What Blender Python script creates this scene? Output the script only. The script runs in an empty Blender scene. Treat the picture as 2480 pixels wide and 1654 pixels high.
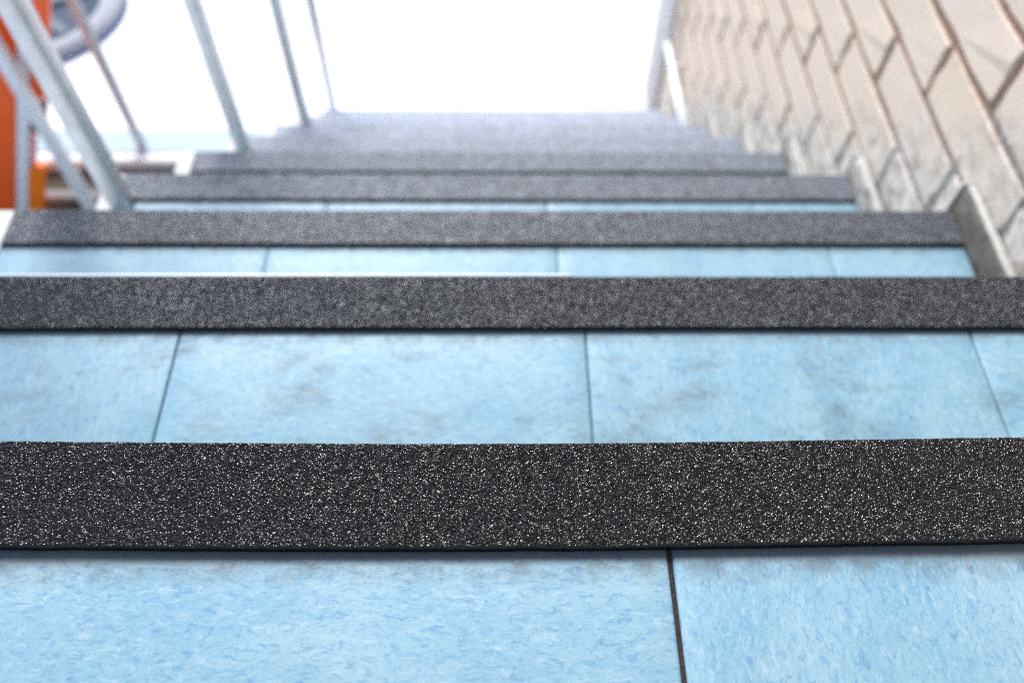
import bpy, bmesh, math, random
import numpy as np
from mathutils import Vector, Matrix

random.seed(7)
rng = np.random.default_rng(11)
R = math.radians
scene = bpy.context.scene

# ---------------------------------------------------------------- camera
RUN, RISE = 0.27, 0.20406
XL, XR = -0.626, 0.5956
cam_d = bpy.data.cameras.new('camera')
cam = bpy.data.objects.new('camera', cam_d)
scene.collection.objects.link(cam)
scene.camera = cam
cam_d.sensor_width = 22.3
cam_d.lens = 18.0
cam_d.clip_start = 0.02
cam_d.clip_end = 300
cam_d.dof.use_dof = True
cam_d.dof.focus_distance = 0.435
cam_d.dof.aperture_fstop = 2.9
PITCH, YAW, ROLL = 56.277, -1.8746, -1.4731
cam.matrix_world = (Matrix.Translation((-0.0035, -0.2026, 0.3983)) @ Matrix.Rotation(R(YAW), 4, 'Z')
                    @ Matrix.Rotation(R(90 - PITCH), 4, 'X') @ Matrix.Rotation(R(-ROLL), 4, 'Z'))

# ---------------------------------------------------------------- light
world = bpy.data.worlds.new('World')
scene.world = world
world.use_nodes = True
wn = world.node_tree
bg = wn.nodes['Background']
sky = wn.nodes.new('ShaderNodeTexSky')
sky.sky_type = 'NISHITA'
sky.sun_disc = False
SUN_EL, SUN_AZ = 36, -14          # degrees; azimuth measured from +Y towards +X
sky.sun_elevation = R(SUN_EL)
sky.sun_rotation = R(SUN_AZ)
sky.air_density = 1.0
sky.dust_density = 1.2
sky.ozone_density = 1.0
wn.links.new(sky.outputs[0], bg.inputs[0])
bg.inputs[1].default_value = 0.14
sun_d = bpy.data.lights.new('sun', 'SUN')
sun = bpy.data.objects.new('sun', sun_d)
scene.collection.objects.link(sun)
sun_d.energy = 2.4
sun_d.angle = R(16)
sun_d.color = (1.0, 0.995, 0.985)
d = Vector((math.sin(R(SUN_AZ)) * math.cos(R(SUN_EL)), math.cos(R(SUN_AZ)) * math.cos(R(SUN_EL)), math.sin(R(SUN_EL))))
sun.rotation_euler = d.to_track_quat('Z', 'Y').to_euler()
scene.view_settings.view_transform = 'Standard'
scene.view_settings.look = 'None'
scene.view_settings.gamma = 1
scene.view_settings.use_curve_mapping = False
scene.view_settings.exposure = 1.15
scene.cycles.use_denoising = False
scene.cycles.filter_width = 1.1


# ---------------------------------------------------------------- materials
class NT:
    def __init__(s, name):
        s.m = bpy.data.materials.new(name)
        s.m.use_nodes = True
        s.t = s.m.node_tree
        s.b = s.t.nodes['Principled BSDF']

    def n(s, typ, **kw):
        o = s.t.nodes.new(typ)
        for k, v in kw.items():
            if k in o.inputs.keys():
                s.put(o.inputs[k], v)
            else:
                setattr(o, k, v)
        return o

    def put(s, sock, v):
        if isinstance(v, bpy.types.NodeSocket):
            s.t.links.new(v, sock)
        else:
            sock.default_value = v

    def noise(s, vec, scale, detail=4, rough=0.55, dist=0.0):
        return s.n('ShaderNodeTexNoise', Vector=vec, Scale=scale, Detail=detail, Roughness=rough, Distortion=dist).outputs['Fac']

    def ramp(s, fac, a, b, lo=0.0, hi=1.0):
        o = s.n('ShaderNodeMapRange', Value=fac)
        o.inputs['From Min'].default_value = a
        o.inputs['From Max'].default_value = b
        o.inputs['To Min'].default_value = lo
        o.inputs['To Max'].default_value = hi
        return o.outputs[0]

    def mix(s, fac, a, b, mode='MIX'):
        o = s.n('ShaderNodeMix', data_type='RGBA', blend_type=mode)
        s.put(o.inputs['Factor'], fac)
        s.put(o.inputs[6], a)
        s.put(o.inputs[7], b)
        return o.outputs[2]

    def math(s, op, a, b=0.0, c=0.0):
        o = s.n('ShaderNodeMath', operation=op)
        s.put(o.inputs[0], a)
        s.put(o.inputs[1], b)
        s.put(o.inputs[2], c)
        return o.outputs[0]

    def scaled(s, vec, sc, loc=(0, 0, 0), rot=(0, 0, 0)):
        o = s.n('ShaderNodeMapping', Vector=vec)
        o.inputs['Scale'].default_value = sc
        o.inputs['Location'].default_value = loc
        o.inputs['Rotation'].default_value = rot
        return o.outputs[0]

    def bump(s, h, strength, dist=0.001, normal=None):
        o = s.n('ShaderNodeBump', Height=h, Strength=strength, Distance=dist)
        if normal is not None:
            s.put(o.inputs['Normal'], normal)
        return o.outputs[0]


def rgba(r, g, b):
    return (r, g, b, 1.0)


def simple(name, col, rough=0.5, metal=0.0, var=0.06, scale=30, bump=0.15, spec=0.5):
    t = NT(name)
    pos = t.n('ShaderNodeNewGeometry').outputs['Position']
    f = t.noise(pos, scale, 5)
    c = t.mix(t.ramp(f, 0.3, 0.7), rgba(*[max(0, x * (1 - var * 2)) for x in col]), rgba(*[min(1, x * (1 + var)) for x in col]))
    t.put(t.b.inputs['Base Color'], c)
    t.put(t.b.inputs['Roughness'], t.ramp(f, 0.2, 0.8, rough * 0.85, min(1, rough * 1.15)))
    t.b.inputs['Metallic'].default_value = metal
    t.b.inputs['Specular IOR Level'].default_value = spec
    t.put(t.b.inputs['Normal'], t.bump(t.noise(pos, scale * 8, 3), bump, 0.001))
    return t.m


def mat_tile():
    t = NT('blue_tile')
    geo = t.n('ShaderNodeNewGeometry')
    pos = geo.outputs['Position']
    rnd = t.n('ShaderNodeObjectInfo').outputs['Random']
    # each tile shows another part of the same printed pattern
    off = t.n('ShaderNodeCombineXYZ', X=t.math('MULTIPLY', rnd, 37.0), Y=t.math('MULTIPLY', rnd, 91.0), Z=t.math('MULTIPLY', rnd, 53.0)).outputs[0]
    v = t.n('ShaderNodeVectorMath', operation='ADD')
    t.put(v.inputs[0], pos); t.put(v.inputs[1], off)
    v = v.outputs[0]
    along = t.attr = t.n('ShaderNodeAttribute', attribute_type='OBJECT', attribute_name='grain').outputs['Fac']
    # print grain: runs sideways on some tiles and front to back on others
    vx = t.scaled(v, (0.75, 1.7, 1.0), rot=(0, 0, 0.15))
    vy = t.scaled(v, (1.7, 0.75, 1.0), rot=(0, 0, -0.1))
    mixv = t.n('ShaderNodeMix', data_type='VECTOR')
    t.put(mixv.inputs[0], along); t.put(mixv.inputs[4], vx); t.put(mixv.inputs[5], vy)
    gv = mixv.outputs[1]
    big = t.noise(gv, 16, 5, 0.6, 0.4)
    wisp = t.noise(gv, 185, 10, 0.76, 0.7)
    fine = t.noise(gv, 480, 7, 0.75, 0.3)
    light, mid, deep = rgba(0.244, 0.375, 0.426), rgba(0.182, 0.327, 0.400), rgba(0.058, 0.188, 0.342)
    c = t.mix(t.ramp(big, 0.38, 0.66), light, mid)
    c = t.mix(t.ramp(wisp, 0.50, 0.62, 0, 0.62), c, deep)
    c = t.mix(t.ramp(fine, 0.52, 0.66, 0, 0.55), c, deep)
    pale = t.noise(t.scaled(gv, (1, 1, 1), (5, 3, 1)), 170, 9, 0.75, 0.7)
    c = t.mix(t.ramp(pale, 0.53, 0.63, 0, 0.65), c, rgba(0.33, 0.435, 0.48))
    # hair cracks and scratches
    sv = t.scaled(v, (9.0, 0.9, 1.0), rot=(0, 0, 0.22))
    scr = t.noise(sv, 120, 3, 0.5, 0.3)
    scr2 = t.noise(v, 14, 2)
    sm = t.math('MULTIPLY', t.ramp(scr, 0.70, 0.745), t.ramp(scr2, 0.5, 0.62))
    sm = t.math('MULTIPLY', sm, t.ramp(along, 0, 1, 0.25, 1.0))
    c = t.mix(t.math('MULTIPLY', sm, 0.75), c, rgba(0.05, 0.09, 0.15))
    # grime: smudged blotches, and dirt plus painted contact shade along the strip edge
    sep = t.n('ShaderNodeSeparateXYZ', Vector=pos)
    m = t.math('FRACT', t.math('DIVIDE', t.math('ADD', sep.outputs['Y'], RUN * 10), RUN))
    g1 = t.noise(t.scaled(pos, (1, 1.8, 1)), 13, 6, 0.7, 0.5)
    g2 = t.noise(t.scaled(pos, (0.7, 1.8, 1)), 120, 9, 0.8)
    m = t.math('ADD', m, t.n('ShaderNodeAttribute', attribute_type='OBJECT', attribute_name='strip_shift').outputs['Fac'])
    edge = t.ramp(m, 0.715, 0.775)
    grime_shade = t.math('MULTIPLY', edge, t.ramp(t.noise(pos, 55, 8, 0.78), 0.40, 0.58, 0.0, 1.0))
    grime_shade = t.math('MAXIMUM', grime_shade, t.ramp(m, 0.751, 0.773))  # solid dark band: the strip's contact shade painted into the tile colour
    grime_shade = t.math('MULTIPLY', grime_shade, 0.85)
    amount = t.n('ShaderNodeAttribute', attribute_type='OBJECT', attribute_name='grime_shade').outputs['Fac']
    bl = t.math('MULTIPLY', t.math('MULTIPLY', t.ramp(g1, 0.49, 0.66), t.ramp(g2, 0.36, 0.62)), amount)
    grime_shade = t.math('MAXIMUM', grime_shade, bl)
    c = t.mix(grime_shade, c, rgba(0.065, 0.07, 0.065))
    specks = t.ramp(t.noise(v, 520, 2, 0.5), 0.745, 0.79)
    c = t.mix(t.math('MULTIPLY', specks, 0.5), c, rgba(0.04, 0.08, 0.16))
    t.put(t.b.inputs['Base Color'], c)
    t.put(t.b.inputs['Roughness'], t.ramp(t.math('ADD', wisp, t.math('MULTIPLY', grime_shade, 0.5)), 0.3, 1.0, 0.42, 0.66))
    t.b.inputs['Specular IOR Level'].default_value = 0.32
    t.put(t.b.inputs['Normal'], t.bump(t.math('SUBTRACT', t.math('ADD', wisp, t.math('MULTIPLY', fine, 0.4)), sm), 0.25, 0.0006))
    return t.m


def mat_grit():
    t = NT('black_grit')
    pos = t.n('ShaderNodeNewGeometry').outputs['Position']
    glare_tint = t.n('ShaderNodeAttribute', attribute_type='OBJECT', attribute_name='glare_tint').outputs['Fac']
    coarse = t.n('ShaderNodeAttribute', attribute_type='OBJECT', attribute_name='relief').outputs['Fac']
    f = t.noise(pos, 420, 4, 0.6)
    patch = t.noise(t.scaled(pos, (1, 1.2, 1)), 70, 7, 0.75)
    vor = t.n('ShaderNodeTexVoronoi', Vector=pos, Scale=620.0)
    c = t.mix(t.ramp(f, 0.3, 0.75), rgba(0.0015, 0.0014, 0.0016), rgba(0.006, 0.0055, 0.006))
    dm = t.math('MULTIPLY', glare_tint, t.ramp(t.math('ADD', t.math('MULTIPLY', patch, 0.6), t.math('MULTIPLY', f, 0.4)), 0.40, 0.60, 0.35, 1.55))
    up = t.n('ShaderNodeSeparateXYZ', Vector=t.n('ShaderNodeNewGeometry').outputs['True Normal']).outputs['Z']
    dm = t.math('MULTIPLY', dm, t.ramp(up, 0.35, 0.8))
    c = t.mix(dm, c, rgba(0.45, 0.49, 0.575))  # sky reflection and veiling glare on farther strips, painted into the colour
    t.put(t.b.inputs['Base Color'], c)
    t.put(t.b.inputs['Roughness'], t.ramp(glare_tint, 0, 0.5, 0.2, 0.6))
    t.b.inputs['Specular IOR Level'].default_value = 0.40
    t.put(t.b.inputs['Specular Tint'], t.mix(t.ramp(glare_tint, 0.0, 0.02), rgba(1.0, 0.96, 0.95), rgba(0.86, 0.92, 1.0)))
    n1 = t.bump(vor.outputs['Distance'], coarse, 0.0012)
    n2 = t.bump(f, 0.5, 0.0004, n1)
    t.put(t.b.inputs['Normal'], n2)
    return t.m


def smear_mask(t, pos):
    """cement and dirt splashed on the wall just above the slope of the stairs"""
    sep = t.n('ShaderNodeSeparateXYZ', Vector=pos)
    h = t.math('ADD', sep.outputs['Z'], t.math('MULTIPLY', sep.outputs['Y'], RISE / RUN))
    n = t.noise(pos, 11, 6, 0.7, 0.6)
    hh = t.math('ADD', h, t.math('MULTIPLY', n, -0.34))
    return t.ramp(hh, -0.15, 0.0, 1.0, 0.0), h


def mat_brick():
    t = NT('beige_block')
    pos = t.n('ShaderNodeNewGeometry').outputs['Position']
    rnd = t.n('ShaderNodeObjectInfo').outputs['Random']
    f = t.noise(pos, 22, 6, 0.6)
    f2 = t.noise(pos, 160, 4, 0.6)
    c = t.mix(rnd, rgba(0.65, 0.535, 0.45), rgba(0.65, 0.53, 0.42))
    c = t.mix(t.ramp(f, 0.35, 0.75, 0, 0.6), c, rgba(0.65, 0.50, 0.385))
    c = t.mix(t.ramp(f2, 0.55, 0.8, 0, 0.25), c, rgba(0.3, 0.26, 0.23))
    # rusty mortar smudged over the arrises of each block
    ob = t.n('ShaderNodeSeparateXYZ', Vector=t.n('ShaderNodeTexCoord').outputs['Object'])
    wob = t.math('MULTIPLY', t.math('SUBTRACT', t.noise(pos, 75, 6, 0.75), 0.5), 0.028)
    ez = t.ramp(t.math('ADD', t.math('ABSOLUTE', ob.outputs['Z']), wob), 0.0375, 0.0425)
    ey = t.ramp(t.math('ADD', t.math('ABSOLUTE', ob.outputs['Y']), wob), 0.1315, 0.1375)
    em = t.math('MULTIPLY', t.math('MAXIMUM', ez, ey), 0.6)
    c = t.mix(em, c, rgba(0.33, 0.215, 0.155))
    sm, h = smear_mask(t, pos)
    grey = t.mix(t.ramp(t.noise(pos, 34, 7, 0.72, 0.5), 0.44, 0.62), rgba(0.60, 0.56, 0.51), rgba(0.24, 0.21, 0.175))
    c = t.mix(t.math('MULTIPLY', sm, 0.9), c, grey)
    t.put(t.b.inputs['Base Color'], c)
    t.b.inputs['Roughness'].default_value = 0.8
    t.b.inputs['Specular IOR Level'].default_value = 0.25
    t.put(t.b.inputs['Normal'], t.bump(f2, 0.5, 0.001))
    return t.m


def mat_mortar():
    t = NT('brown_mortar')
    pos = t.n('ShaderNodeNewGeometry').outputs['Position']
    f = t.noise(pos, 60, 5, 0.7)
    c = t.mix(t.ramp(f, 0.3, 0.7), rgba(0.20, 0.105, 0.07), rgba(0.38, 0.245, 0.175))
    sm, h = smear_mask(t, pos)
    c = t.mix(t.math('MULTIPLY', sm, 0.85), c, t.mix(t.ramp(f, 0.35, 0.6), rgba(0.13, 0.115, 0.09), rgba(0.42, 0.40, 0.37)))
    t.put(t.b.inputs['Base Color'], c)
    t.b.inputs['Roughness'].default_value = 0.95
    t.put(t.b.inputs['Normal'], t.bump(t.noise(pos, 220, 5, 0.7), 0.8, 0.002))
    return t.m


def mat_skirting():
    t = NT('dirty_skirting')
    pos = t.n('ShaderNodeNewGeometry').outputs['Position']
    f = t.noise(pos, 38, 6, 0.7)
    c = t.mix(t.ramp(f, 0.35, 0.7), rgba(0.040, 0.035, 0.028), rgba(0.17, 0.155, 0.13))
    c = t.mix(t.ramp(t.noise(pos, 200, 4), 0.55, 0.75, 0, 0.6), c, rgba(0.05, 0.045, 0.04))
    wear = t.n('ShaderNodeAttribute', attribute_type='OBJECT', attribute_name='wear').outputs['Fac']
    c = t.mix(t.math('MULTIPLY', wear, t.ramp(t.noise(pos, 26, 6, 0.7), 0.35, 0.6)), c, rgba(0.50, 0.48, 0.45))
    t.put(t.b.inputs['Base Color'], c)
    t.b.inputs['Roughness'].default_value = 0.8
    t.put(t.b.inputs['Normal'], t.bump(f, 0.4, 0.001))
    return t.m


def mat_ground():
    t = NT('white_paving')
    pos = t.n('ShaderNodeNewGeometry').outputs['Position']
    f = t.noise(t.scaled(pos, (1, 1.6, 1)), 1.5, 6, 0.6)
    c = t.mix(t.ramp(f, 0.42, 0.68), rgba(0.80, 0.80, 0.80), rgba(0.45, 0.45, 0.475))
    t.put(t.b.inputs['Base Color'], c)
    t.b.inputs['Roughness'].default_value = 0.6
    t.put(t.b.inputs['Normal'], t.bump(t.noise(pos, 120, 4), 0.3, 0.002))
    return t.m


M = dict(
    tile=mat_tile(), grit=mat_grit(), brick=mat_brick(), mortar=mat_mortar(), skirt=mat_skirting(), ground=mat_ground(),
    concrete=simple('grey_concrete', (0.34, 0.335, 0.32), 0.85, scale=25),
    grout=simple('dark_rough_grout', (0.06, 0.042, 0.040), 0.9, scale=900, var=0.48, bump=1.0),
    bluegrout=simple('teal_grey_grout', (0.10, 0.14, 0.155), 0.9, scale=90, var=0.3, bump=0.5),
    white=simple('white_marble_edge', (0.44, 0.44, 0.425), 0.6, var=0.04, scale=60),
    bright=simple('white_edge_highlight', (0.62, 0.67, 0.70), 0.35, var=0.02, scale=60, bump=0.02),
    bead=simple('pale_cement_bead', (0.46, 0.44, 0.40), 0.8, var=0.12, scale=90, bump=0.5),
    steel=simple('galvanised_steel', (0.60, 0.615, 0.62), 0.34, metal=0.6, var=0.08, scale=45, bump=0.05),
    paintsteel=simple('white_painted_steel', (0.78, 0.80, 0.82), 0.4, scale=40, bump=0.05),
    greypaint=simple('grey_painted_steel', (0.42, 0.46, 0.48), 0.6, scale=40, bump=0.05),
    pvc=simple('white_plastic', (0.80, 0.80, 0.82), 0.35, var=0.02, bump=0.02),
    plaster=simple('grey_plaster', (0.47, 0.455, 0.44), 0.9, scale=9, var=0.08),
    orange=simple('orange_paint', (0.98, 0.115, 0.012), 0.45, scale=12, var=0.06, bump=0.03),
    orange2=simple('bright_orange_paint', (0.98, 0.20, 0.004), 0.45, scale=12, var=0.05, bump=0.03),
    darkred=simple('dark_red_paint', (0.14, 0.006, 0.012), 0.5, scale=12),
    pink=simple('faded_pink_plastic', (0.75, 0.33, 0.36), 0.5, scale=12),
    soil=simple('brown_soil', (0.075, 0.058, 0.04), 0.95, scale=14, var=0.4, bump=1.0),
    kerb=simple('pale_kerb', (0.62, 0.60, 0.55), 0.8, scale=30),
    greybar=simple('weathered_kerb', (0.20, 0.19, 0.18), 0.85, scale=30),
    bluepave=simple('pale_blue_paving', (0.31, 0.43, 0.47), 0.6, scale=6, var=0.05),
    tyre=simple('pale_dusty_tyre', (0.36, 0.36, 0.385), 0.8, scale=40),
    tread=simple('blue_black_rubber', (0.07, 0.09, 0.17), 0.7, scale=40),
    hub=simple('blue_grey_wheel_paint', (0.045, 0.06, 0.105), 0.7, spec=0.2, scale=18, var=0.12),
    spoke=simple('pale_blue_spoke_paint', (0.15, 0.18, 0.21), 0.7, spec=0.2, scale=18),
    cart=simple('pale_grey_cart_paint', (0.55, 0.56, 0.54), 0.5, scale=18),
)


# ---------------------------------------------------------------- helpers
def link(name, me, mat, parent=None, loc=None):
    o = bpy.data.objects.new(name, me)
    scene.collection.objects.link(o)
    if mat is not None and not me.materials:
        me.materials.append(mat)
    if parent is not None:
        o.parent = parent
    if loc is not None:
        o.location = loc
    return o


def thing(name, label, cat, loc=(0, 0, 0), group=None):
    o = bpy.data.objects.new(name, None)
    scene.collection.objects.link(o)
    o.empty_display_size = 0.05
    o.location = loc
    o['label'] = label
    o['category'] = cat
    if group:
        o['group'] = group
    return o


def from_bm(name, bm):
    me = bpy.data.meshes.new(name)
    bmesh.ops.recalc_face_normals(bm, faces=bm.faces)
    bm.to_mesh(me)
    bm.free()
    return me


def box_bm(bm, lo, hi, bevel=0.0, seg=2):
    r = bmesh.ops.create_cube(bm, size=1.0)
    c = [(a + b) / 2 for a, b in zip(lo, hi)]
    s = [b - a for a, b in zip(lo, hi)]
    for v in r['verts']:
        v.co = Vector((v.co.x * s[0] + c[0], v.co.y * s[1] + c[1], v.co.z * s[2] + c[2]))
    if bevel:
        es = {e for v in r['verts'] for e in v.link_edges}
        bmesh.ops.bevel(bm, geom=list(es), offset=bevel, segments=seg, affect='EDGES', profile=0.5)


def box(name, lo, hi, mat, parent=None, bevel=0.0, seg=2, smooth=True):
    bm = bmesh.new()
    box_bm(bm, lo, hi, bevel, seg)
    me = from_bm(name, bm)
    if bevel and smooth:
        for p in me.polygons:
            p.use_smooth = True
    return link(name, me, mat, parent)


def extrude_poly(name, pts, y0, y1, mat, parent=None, bevel=0.003):
    """polygon in the XZ plane given thickness along Y"""
    bm = bmesh.new()
    vs = [bm.verts.new((x, y0, z)) for x, z in pts]
    f = bm.faces.new(vs)
    r = bmesh.ops.extrude_face_region(bm, geom=[f])
    for v in r['geom']:
        if isinstance(v, bmesh.types.BMVert):
            v.co.y = y1
    if bevel:
        bmesh.ops.bevel(bm, geom=list(bm.edges), offset=bevel, segments=2, affect='EDGES')
    return link(name, from_bm(name, bm), mat, parent)


def tube_bm(bm, path, r, n=16):
    rings = []
    for i, p in enumerate(path):
        p = Vector(p)
        a = Vector(path[max(0, i - 1)])
        b = Vector(path[min(len(path) - 1, i + 1)])
        t = (b - a).normalized()
        u = t.orthogonal() if i == 0 else (u - t * u.dot(t))
        u = u.normalized()
        w = t.cross(u)
        rings.append([bm.verts.new(p + (u * math.cos(q) + w * math.sin(q)) * r) for q in (2 * math.pi * k / n for k in range(n))])
    for a, b in zip(rings, rings[1:]):
        for k in range(n):
            f = bm.faces.new((a[k], a[(k + 1) % n], b[(k + 1) % n], b[k]))
            f.smooth = True
    bm.faces.new(rings[0][::-1])
    bm.faces.new(rings[-1])


def tube(name, path, r, mat, parent=None, n=16):
    bm = bmesh.new()
    tube_bm(bm, path, r, n)
    return link(name, from_bm(name, bm), mat, parent)


# ---------------------------------------------------------------- setting: ground
GZ = -9 * RISE
def sheet(name, x0, x1, y0, y1, z, mat):
    bm = bmesh.new()
    bm.faces.new([bm.verts.new(q) for q in ((x0, y0, z), (x1, y0, z), (x1, y1, z), (x0, y1, z))])
    o = link(name, from_bm(name, bm), mat)
    o['kind'] = 'structure'
    return o


sheet('ground', -60, 60, -60, 90, GZ, M['ground'])
sheet('blue_path', -30, -0.70, 2.155, 2.275, GZ + 0.004, M['bluepave'])
sheet('soil_bed', -4.0, -0.662, 0.9, 2.055, GZ + 0.004, M['soil'])

kb = box('bed_kerb', (-4.0, 2.055, GZ), (-0.70, 2.085, GZ + 0.045), M['kerb'], bevel=0.005)
kb['kind'] = 'structure'

# ---------------------------------------------------------------- staircase
TILE_T = 0.011
SW = 0.0594
ST_T = 0.0044
stair = thing('staircase', 'straight flight of pale blue tiled steps with black gritty strips along their edges', 'staircase', (0, 0, 0))


def bow0(x):  # barrel curve of the lens built into the nearest step's shape
    return -0.0040 * math.exp(-(x / 0.26) ** 2) + 0.0014


def tile_mesh(x0, x1, y0, y1, z, bow, grain):
    """one tile: subdivided in x so its front edge can follow a slight bow standing in for lens curvature"""
    nx = max(2, int((x1 - x0) / 0.02))
    b = 0.0018
    prof = [(y0, z - TILE_T), (y0, z - b), (y0 + b * 0.3, z - b * 0.3), (y0 + b, z), (y1 - b * 1.6, z),
            (y1 - b * 0.6, z - b * 0.4), (y1, z - b * 1.4), (y1, z - TILE_T)]
    bm = bmesh.new()
    cols = []
    xs = [x0, x0 + b * 0.3, x0 + b] + [x0 + (x1 - x0) * i / nx for i in range(1, nx)] + [x1 - b, x1 - b * 0.3, x1]
    for i, x in enumerate(xs):
        dz = -b * 0.9 if i in (0, len(xs) - 1) else (-b * 0.25 if i in (1, len(xs) - 2) else 0)
        col = []
        for j, (y, zz) in enumerate(prof):
            yy = y + (bow(x) if (bow and j >= 4) else 0)
            col.append(bm.verts.new((x, yy, zz + (dz if 1 < j < 6 else 0))))
        cols.append(col)
    n = len(prof)
    for a, c in zip(cols, cols[1:]):
        for j in range(n):
            f = bm.faces.new((a[j], c[j], c[(j + 1) % n], a[(j + 1) % n]))
            f.smooth = j in (1, 2, 3, 4, 5, 6)
    bm.faces.new(cols[0]); bm.faces.new(cols[-1][::-1])
    return from_bm('tread_tile', bm)


def blur2(a, s):
    k = max(1, int(math.ceil(s * 3)))
    x = np.arange(-k, k + 1)
    g = np.exp(-x * x / (2 * s * s)); g /= g.sum()
    for ax in (0, 1):
        a = np.apply_along_axis(lambda m: np.convolve(m, g, mode='same'), ax, a)
    return a


def strip_mesh(y_front, z0, step, amp, grain_cells, bow, x0=XL, x1=XR, wob=0.0, seed=0, faceted=True):
    """anti-slip strip with real grit relief: height field over a rounded 3 mm profile"""
    r = np.random.default_rng(seed)
    nx = int((x1 - x0) / step) + 1
    ny = int(SW / step) + 1
    X = np.linspace(x0, x1, nx)
    V = np.linspace(0, 1, ny)
    if amp > 0:
        h = blur2(r.standard_normal((ny, nx)).astype(np.float32), grain_cells)
        h /= h.std()
        g = np.clip(h, -1.2, 2.6)
        g = np.where(g > 0, np.maximum(g, 0), g * 0.7)
    else:
        g = np.zeros((ny, nx))
    edge_raw = np.convolve(r.standard_normal(nx + 80), np.ones(40) / 40, 'same')[40:40 + nx] * 0.0006
    e2 = np.convolve(r.standard_normal(nx + 80), np.ones(25) / 25, 'same')[40:40 + nx] * 0.0007
    lowf = np.interp(X, np.linspace(x0, x1, 7), r.uniform(-1, 1, 7)) * wob
    bw = np.array([bow(x) if bow else 0.0 for x in X])
    near = y_front - SW + bw + edge_raw + lowf
    far = y_front - 0.0012 + bw + e2 * 0.5
    Y = near[None, :] + (far - near)[None, :] * V[:, None]
    dist = np.minimum(V, 1 - V) * SW
    rr = 0.0016
    t = np.clip(dist / rr, 0, 1)
    prof = np.sqrt(np.clip(1 - (1 - t) ** 2, 0, 1))
    dx = np.minimum(X - x0, x1 - X)
    tx = np.clip(dx / rr, 0, 1)
    prof = prof[:, None] * np.sqrt(np.clip(1 - (1 - tx) ** 2, 0, 1))[None, :]
    # strip sags a little: near edge lifts off the tile here and there
    Z = z0 + 0.0002 + ST_T * prof + amp * g * np.clip(prof * 1.2, 0, 1)
    co = np.empty((ny, nx, 3), np.float32)
    co[..., 0] = X[None, :]; co[..., 1] = Y; co[..., 2] = Z
    idx = np.arange(ny * nx, dtype=np.int32).reshape(ny, nx)
    q = np.stack([idx[:-1, :-1], idx[:-1, 1:], idx[1:, 1:], idx[1:, :-1]], -1).reshape(-1, 4)
    me = bpy.data.meshes.new('anti_slip_strip')
    me.vertices.add(ny * nx)
    me.vertices.foreach_set('co', co.ravel())
    me.loops.add(q.size)
    me.loops.foreach_set('vertex_index', q.ravel())
    me.polygons.add(len(q))
    me.polygons.foreach_set('loop_start', np.arange(0, q.size, 4, dtype=np.int32))
    me.polygons.foreach_set('use_smooth', np.full(len(q), not faceted, bool))
    me.update(calc_edges=True)
    return me


SEAMS = {-1: [-0.42, -0.07, 0.28], 0: [-0.272, 0.082, 0.434], 1: [-0.281, 0.0745, 0.418], 2: [-0.292, 0.0725, 0.42]}
GLARE_TINT = {-1: 0.0, 0: 0.0, 1: 0.02, 2: 0.12, 3: 0.24, 4: 0.34, 5: 0.48, 6: 0.58, 7: 0.72, 8: 0.80}  # painted glare per strip, paler down the flight
GRIME = {0: 0.05, 1: 0.65, 2: 0.25, 3: 0.3}
for k in range(-1, 9):
    yf, zt = k * RUN, -k * RISE
    bow = bow0 if k == 0 else None
    # the concrete step; its top sits under the tiles
    st = box('step', (XL - 0.004, yf - RUN, GZ - 0.05), (XR + 0.004, yf - 0.008, zt - TILE_T - 0.002), M['concrete'], stair)
    # grout bed between and under the tiles
    box('grout', (XL, yf - RUN - 0.004, zt - TILE_T - 0.0015), (XR, yf - 0.006, zt - (0.0016 if k == 0 else 0.0032)), M['grout'] if k < 1 else M['bluegrout'], st)
    sm = SEAMS.get(k) or [x + random.uniform(-0.006, 0.006) for x in (-0.285, 0.074, 0.42)]
    xs = [XL] + sm + [XR]
    for i in range(len(xs) - 1):
        g = (0.0012 if k == 0 else (0.0005 if k < 2 else 0.00035))
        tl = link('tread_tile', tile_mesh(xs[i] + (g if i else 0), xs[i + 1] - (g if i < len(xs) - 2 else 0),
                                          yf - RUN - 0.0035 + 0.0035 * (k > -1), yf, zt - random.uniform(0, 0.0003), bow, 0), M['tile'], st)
        tl['grain'] = 1.0 if (k == 0 and i >= 2) or (k > 0 and i % 2 == 0) else 0.0
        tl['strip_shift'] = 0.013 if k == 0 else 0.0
        tl['grime_shade'] = GRIME.get(k, 0.3)
    if k == 0:
        me = strip_mesh(yf, zt, 0.00040, 0.00021, 0.45, bow0, seed=3)
    elif k == 1:
        me = strip_mesh(yf, zt, 0.0006, 0.00026, 0.45, None, wob=0.0004, seed=4)
    else:
        me = strip_mesh(yf, zt, 0.0010 if k < 5 else 0.002, 0.00030, 0.45, None, wob=0.0007, seed=20 + k)
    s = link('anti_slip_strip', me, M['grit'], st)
    s['glare_tint'] = GLARE_TINT[k]
    s['relief'] = 0.0 if k == 0 else 0.3
    if k == 1:
        box('highlight_bead', (XL, yf + 0.0004, zt - 0.010), (0.066, yf + 0.0056, zt + 0.0003), M['bright'], st, bevel=0.0025)  # white bar standing in for the sky highlight on the tile edge
    # white edging on the open side
    box('edge_trim', (XL - 0.032, yf - RUN + 0.002, zt - 0.03), (XL - 0.0006, yf + 0.001, zt + 0.0006), M['white'], st, bevel=0.0025)
    # outer side of the step
    box('side_panel', (XL - 0.026, yf - RUN, GZ - 0.04), (XL - 0.0045, yf - 0.004, zt - 0.031), M['plaster'], st)
# landing above
st = box('step', (XL - 0.004, -3.0, GZ - 0.05), (XR + 0.004, -2 * RUN - 0.008, 2 * RISE), M['tile'], stair, bevel=0.003)
st['grain'] = 0.0; st['grime_shade'] = 0.1

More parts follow.
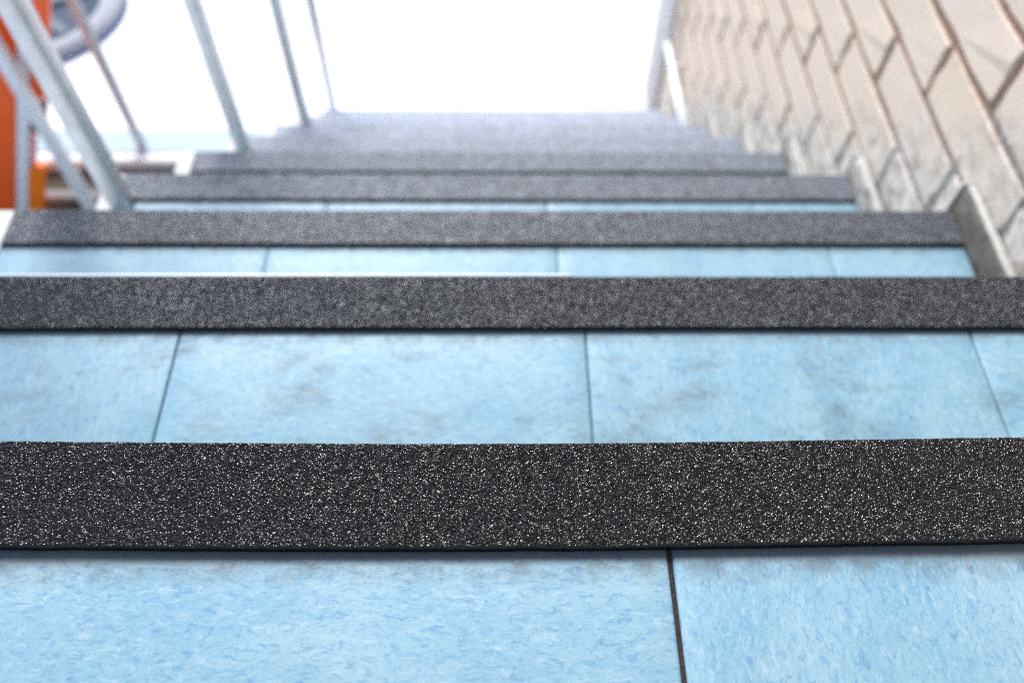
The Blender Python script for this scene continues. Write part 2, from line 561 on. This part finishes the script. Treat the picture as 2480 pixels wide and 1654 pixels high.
# ---------------------------------------------------------------- brick wall on the right
WX = 0.6125
PH, PL = 0.0931, 0.285
wall = thing('brick_wall', 'beige block wall with brown recessed mortar rising along the right side of the stairs', 'wall', (WX, 0, GZ))
WO = Vector((WX, 0, GZ))
Y0w, Y1w, ZTOP = -1.2, 2.30, 1.35


def wbox(name, lo, hi, mat, **kw):
    o = box(name, lo, hi, mat, None, **kw)
    o.parent = wall
    o.location = -WO
    return o


wbox('mortar', (WX + 0.0032, Y0w, GZ - 0.05), (WX + 0.19, Y1w, ZTOP), M['mortar'])


def brick_mesh(L, seed):
    r = random.Random(seed)
    H, D = PH - 0.0095, 0.05
    bm = bmesh.new()
    box_bm(bm, (0, -L / 2, -H / 2), (D, L / 2, H / 2))
    # uneven arrises on the face, then a soft bevel
    front = [e for e in bm.edges if all(v.co.x < 1e-5 for v in e.verts)]
    bmesh.ops.subdivide_edges(bm, edges=front, cuts=3)
    for v in bm.verts:
        if v.co.x < 1e-5:
            v.co.y += r.uniform(-0.0030, 0.0022)
            v.co.z += r.uniform(-0.0022, 0.0022)
            v.co.x += r.uniform(0, 0.0014)
    fe = [e for e in bm.edges if all(v.co.x < 2e-3 for v in e.verts) and len(e.link_faces) == 2 and any(abs(f.normal.x) < 0.5 for f in e.link_faces)]
    bmesh.ops.recalc_face_normals(bm, faces=bm.faces)
    bm.normal_update()
    fe = [e for e in bm.edges if len(e.link_faces) == 2 and e.calc_face_angle(0) > 1.0 and all(v.co.x < 2e-3 for v in e.verts)]
    bmesh.ops.bevel(bm, geom=fe, offset=0.0035, segments=1, affect='EDGES')
    bmesh.ops.delete(bm, geom=[f for f in bm.faces if all(v.co.x > D - 1e-5 for v in f.verts)], context='FACES')
    me = from_bm('brick', bm)
    me.materials.append(M['brick'])
    return me


variants = [brick_mesh(PL - 0.0115, s) for s in range(7)]
n_br = 0
zc0 = -0.2045 + PH / 2 - 0.0       # course above the joint at z = -0.2045
for c in range(-19, 12):
    zc = zc0 + c * PH
    if zc - PH / 2 < GZ - 0.08 or zc + PH / 2 > ZTOP:
        continue
    shift = 0.604 if c % 2 else 0.604 + PL / 2     # course just below the -0.2045 joint (c=-1) has a joint at y=0.604
    n0 = math.floor((Y0w - shift) / PL)
    for n in range(n0, n0 + 16):
        a, b = shift + n * PL, shift + (n + 1) * PL
        a2, b2 = max(a, Y0w), min(b, Y1w)
        if b2 - a2 < 0.03:
            continue
        # blocks buried behind the stairs are left out
        if zc + PH / 2 < -(b2 + 0.0) * RISE / RUN - 0.28:
            continue
        if abs((b2 - a2) - PL) < 1e-4:
            me = variants[(n * 3 + c * 5) % 7]
        else:
            me = brick_mesh(b2 - a2 - 0.0115, 100 + n + c)
        o = link('brick', me, None, wall)
        o.location = Vector((WX + random.uniform(-0.0006, 0.0008), (a2 + b2) / 2 + random.uniform(-0.002, 0.002), zc + random.uniform(-0.0012, 0.0012))) - WO
        o.rotation_euler = (random.uniform(-0.004, 0.004), 0, random.uniform(-0.003, 0.003))
        n_br += 1
print('bricks', n_br)

# skirting tiles stepping down along the wall, each with a pale bead on its top edge
for k in range(0, 9):
    yf, zt = k * RUN, -k * RISE
    a, b = yf - RUN + 0.0, yf + 0.006
    h = 0.040 + random.uniform(-0.002, 0.002)
    sk = wbox('skirting_tile', (XR + 0.0015, a + 0.001, zt - 0.02), (WX - 0.0015, b, zt + h), M['skirt'], bevel=0.001)
    sk['wear'] = 0.0 if k <= 2 else 0.9
    wbox('cement_bead', (XR + 0.0052, a + 0.003, zt + h + 0.0002), (WX - 0.0012, b - 0.002, zt + h + 0.0042), M['bead'], bevel=0.0015)
    wbox('cement_bead', (XR - 0.0005, b + 0.0003, zt - 0.03), (WX - 0.0012, b + 0.006, zt + h + 0.003), M['bead'], bevel=0.0015)

# plastered pier ending the wall
pier = box('plaster_pier', (0.600, 2.312, GZ - 0.02), (0.82, 2.545, 1.35), M['plaster'], bevel=0.006)
pier['label'] = 'plain grey plastered pier at the far end of the beige block wall'
pier['category'] = 'pillar'

# white plastic pipe running along the wall and turning up
PX = 0.588
path = [(PX, 1.66, -1.388), (PX, 1.95, -1.394), (PX, 2.22, -1.400)]
for i in range(1, 7):
    a = math.pi / 2 * i / 6
    path.append((PX, 2.22 + 0.045 * math.sin(a), -1.400 + 0.045 * (1 - math.cos(a))))
path += [(PX, 2.265, -0.9), (PX, 2.265, 1.1)]
pipe = thing('drain_pipe', 'white plastic pipe bending upward against the far end of the block wall', 'pipe', (PX, 2.22, -1.4))
pb = tube('pipe', path, 0.0125, M['pvc'], pipe)
pb.location = (-PX, -2.22, 1.4)
for z in (-1.1, -0.4, 0.4):
    cl = box('clip', (PX - 0.015, 2.248, z), (0.6005, 2.282, z + 0.014), M['pvc'], pipe, bevel=0.002)
    cl.location = (-PX, -2.22, 1.4)
cl = box('clip', (PX - 0.015, 2.09, -1.4125), (WX + 0.0008, 2.104, -1.384), M['pvc'], pipe, bevel=0.002)
cl.location = (-PX, -2.22, 1.4)

# ---------------------------------------------------------------- stair railing on the left
rail = thing('stair_railing', 'square galvanised metal railing standing along the open left edge of the steps', 'railing', (-0.62, 0.737, -3 * RISE))
RO = Vector((-0.62, 0.737, -3 * RISE))
HX, HY = 0.0140, 0.0175
for i, k in enumerate((-1, 1, 3, 5, 7, 9)):
    px, py = -0.613, 0.737 + (k - 3) * 0.278
    if k == 9:
        px, py, base = -0.650, 2.39, GZ
    else:
        base = -k * RISE + 0.0006
    top = -(py / RUN) * RISE + 0.98
    p = box('post', (px - HX, py - HY, base), (px + HX, py + HY, top), M['steel'], rail, bevel=0.003)
    p.location = -RO
sl = RISE / RUN
bm = bmesh.new()
y0, y1 = 0.737 - 4 * 0.278 - 0.1, 2.5
for (ya, yb, off, hh, ww) in ((y0, y1, 0.98, 0.02, 0.022),):
    vs = []
    for y in (ya, yb):
        for dx, dz in ((-ww, 0), (ww, 0), (ww, 2 * hh), (-ww, 2 * hh)):
            vs.append(bm.verts.new((-0.62 + dx, y, -y * sl + off + dz)))
    for j in range(4):
        bm.faces.new((vs[j], vs[(j + 1) % 4], vs[4 + (j + 1) % 4], vs[4 + j]))
    bm.faces.new(vs[:4][::-1]); bm.faces.new(vs[4:])
o = link('handrail', from_bm('handrail', bm), M['steel'], rail)
o.location = -RO

# ---------------------------------------------------------------- lower fence beyond the stairs
fence = thing('metal_fence', 'pale painted metal fence standing in the brown bed below the left side of the stairs', 'fence', (-1.37, 1.95, GZ))
FO = Vector((-1.37, 1.95, GZ))
for x, y, w in ((-1.384, 1.755, 0.0175), (-1.359, 2.187, 0.015), (-1.340, 2.62, 0.0115), (-1.32, 3.05, 0.0175)):
    if y > 2.5:
        continue
    p = box('post', (x - w, y - w, GZ), (x + w, y + w, -0.72), M['paintsteel' if w > 0.017 else 'greypaint'], fence, bevel=0.003)
    p.location = -FO
o = tube('top_rail', [(-1.40, 1.5, -0.705), (-1.345, 2.45, -0.705)], 0.018, M['paintsteel'], fence)
o.location = -FO

# weathered kerb bar lying in the bed
o = box('kerb_block', (-1.75, 1.886, GZ + 0.004), (-1.15, 1.925, GZ + 0.035), M['greybar'], bevel=0.006)
o['label'] = 'narrow weathered grey kerb block lying across the brown soil bed'
o['category'] = 'kerb'

# ---------------------------------------------------------------- orange barricade (A-frame seen end on)
bar = thing('folding_barricade', 'orange folding barricade with a white stripe standing beyond the left edge of the stairs', 'barricade', (-1.72, 1.82, GZ))
BO = Vector((-1.72, 1.82, GZ))


def lean(z):                      # x of the line between orange and white, leaning towards the stairs as it rises
    return -1.255 + (z + 0.881) * (0.434 / 0.904)


def slab(name, off0, off1, za, zb, y0, y1, mat):
    o = extrude_poly(name, [(lean(za) + off0, za), (lean(za) + off1, za), (lean(zb) + off1, zb), (lean(zb) + off0, zb)], y0, y1, mat, bar)
    o.location = -BO
    return o


slab('board', -0.125, -0.0015, GZ, -0.60, 1.800, 1.835, M['orange'])
slab('stripe', 0.0, 0.0405, GZ, -0.60, 1.803, 1.832, M['paintsteel'])
slab('bracket', 0.042, 0.094, GZ, -1.567, 1.800, 1.830, M['orange2'])
slab('bracket', 0.042, 0.062, -1.565, -1.44, 1.802, 1.826, M['pink'])
slab('bracket', 0.042, 0.092, -1.428, -1.30, 1.802, 1.826, M['darkred'])
slab('bracket', 0.042, 0.088, -1.285, -0.70, 1.800, 1.830, M['orange'])
ap = lean(-0.60)
o = extrude_poly('rear_board', [(ap - 0.13 - 0.60, GZ), (ap - 0.60, GZ), (ap - 0.127, -0.60), (ap - 0.20, -0.60)], 1.845, 1.875, M['orange'], bar)
o.location = -BO
o = box('hinge', (ap - 0.16, 1.797, -0.63), (ap - 0.10, 1.879, -0.60), M['steel'], bar, bevel=0.004)
o.location = -BO

# ---------------------------------------------------------------- wheel lying on the paving at the upper left
wc = Vector((-2.025, 3.01, GZ))
cart = thing('spare_wheel', 'round blue-grey wheel with pale tyre lying flat on white paving at upper left', 'wheel', wc)


def lathe(name, prof, mat, parent, n=56):
    bm = bmesh.new()
    rings = [[bm.verts.new((rr * math.cos(2 * math.pi * k / n), rr * math.sin(2 * math.pi * k / n), z)) for k in range(n)] for rr, z in prof]
    for a, b in zip(rings, rings[1:]):
        for k in range(n):
            f = bm.faces.new((a[k], a[(k + 1) % n], b[(k + 1) % n], b[k]))
            f.smooth = True
    if prof[0] != prof[-1]:
        bm.faces.new(rings[0]); bm.faces.new(rings[-1][::-1])
    return link(name, from_bm(name, bm), mat, parent)


lathe('tread_band', [(0.391, 0.0), (0.400, 0.003), (0.402, 0.006), (0.402, 0.012), (0.397, 0.016), (0.388, 0.018), (0.388, 0.0), (0.391, 0.0)], M['tread'], cart)
lathe('tyre', [(0.290, 0.004), (0.296, 0.036), (0.315, 0.040), (0.350, 0.034), (0.387, 0.0185), (0.387, 0.004), (0.290, 0.004)], M['tyre'], cart)
lathe('rim', [(0.03, 0.016), (0.20, 0.018), (0.262, 0.024), (0.281, 0.034), (0.289, 0.034), (0.289, 0.008), (0.03, 0.008)], M['hub'], cart)
lathe('hub', [(0.058, 0.017), (0.056, 0.034), (0.035, 0.038), (0.02, 0.038)], M['spoke'], cart, 24)
for k in range(5):
    a = 0.55 + k * 2 * math.pi / 5
    bm = bmesh.new()
    box_bm(bm, (0.05, -0.024, 0.0185), (0.268, 0.024, 0.032), 0.006)
    bmesh.ops.rotate(bm, verts=bm.verts, cent=(0, 0, 0), matrix=Matrix.Rotation(a, 3, 'Z'))
    link('spoke', from_bm('spoke', bm), M['spoke'], cart)
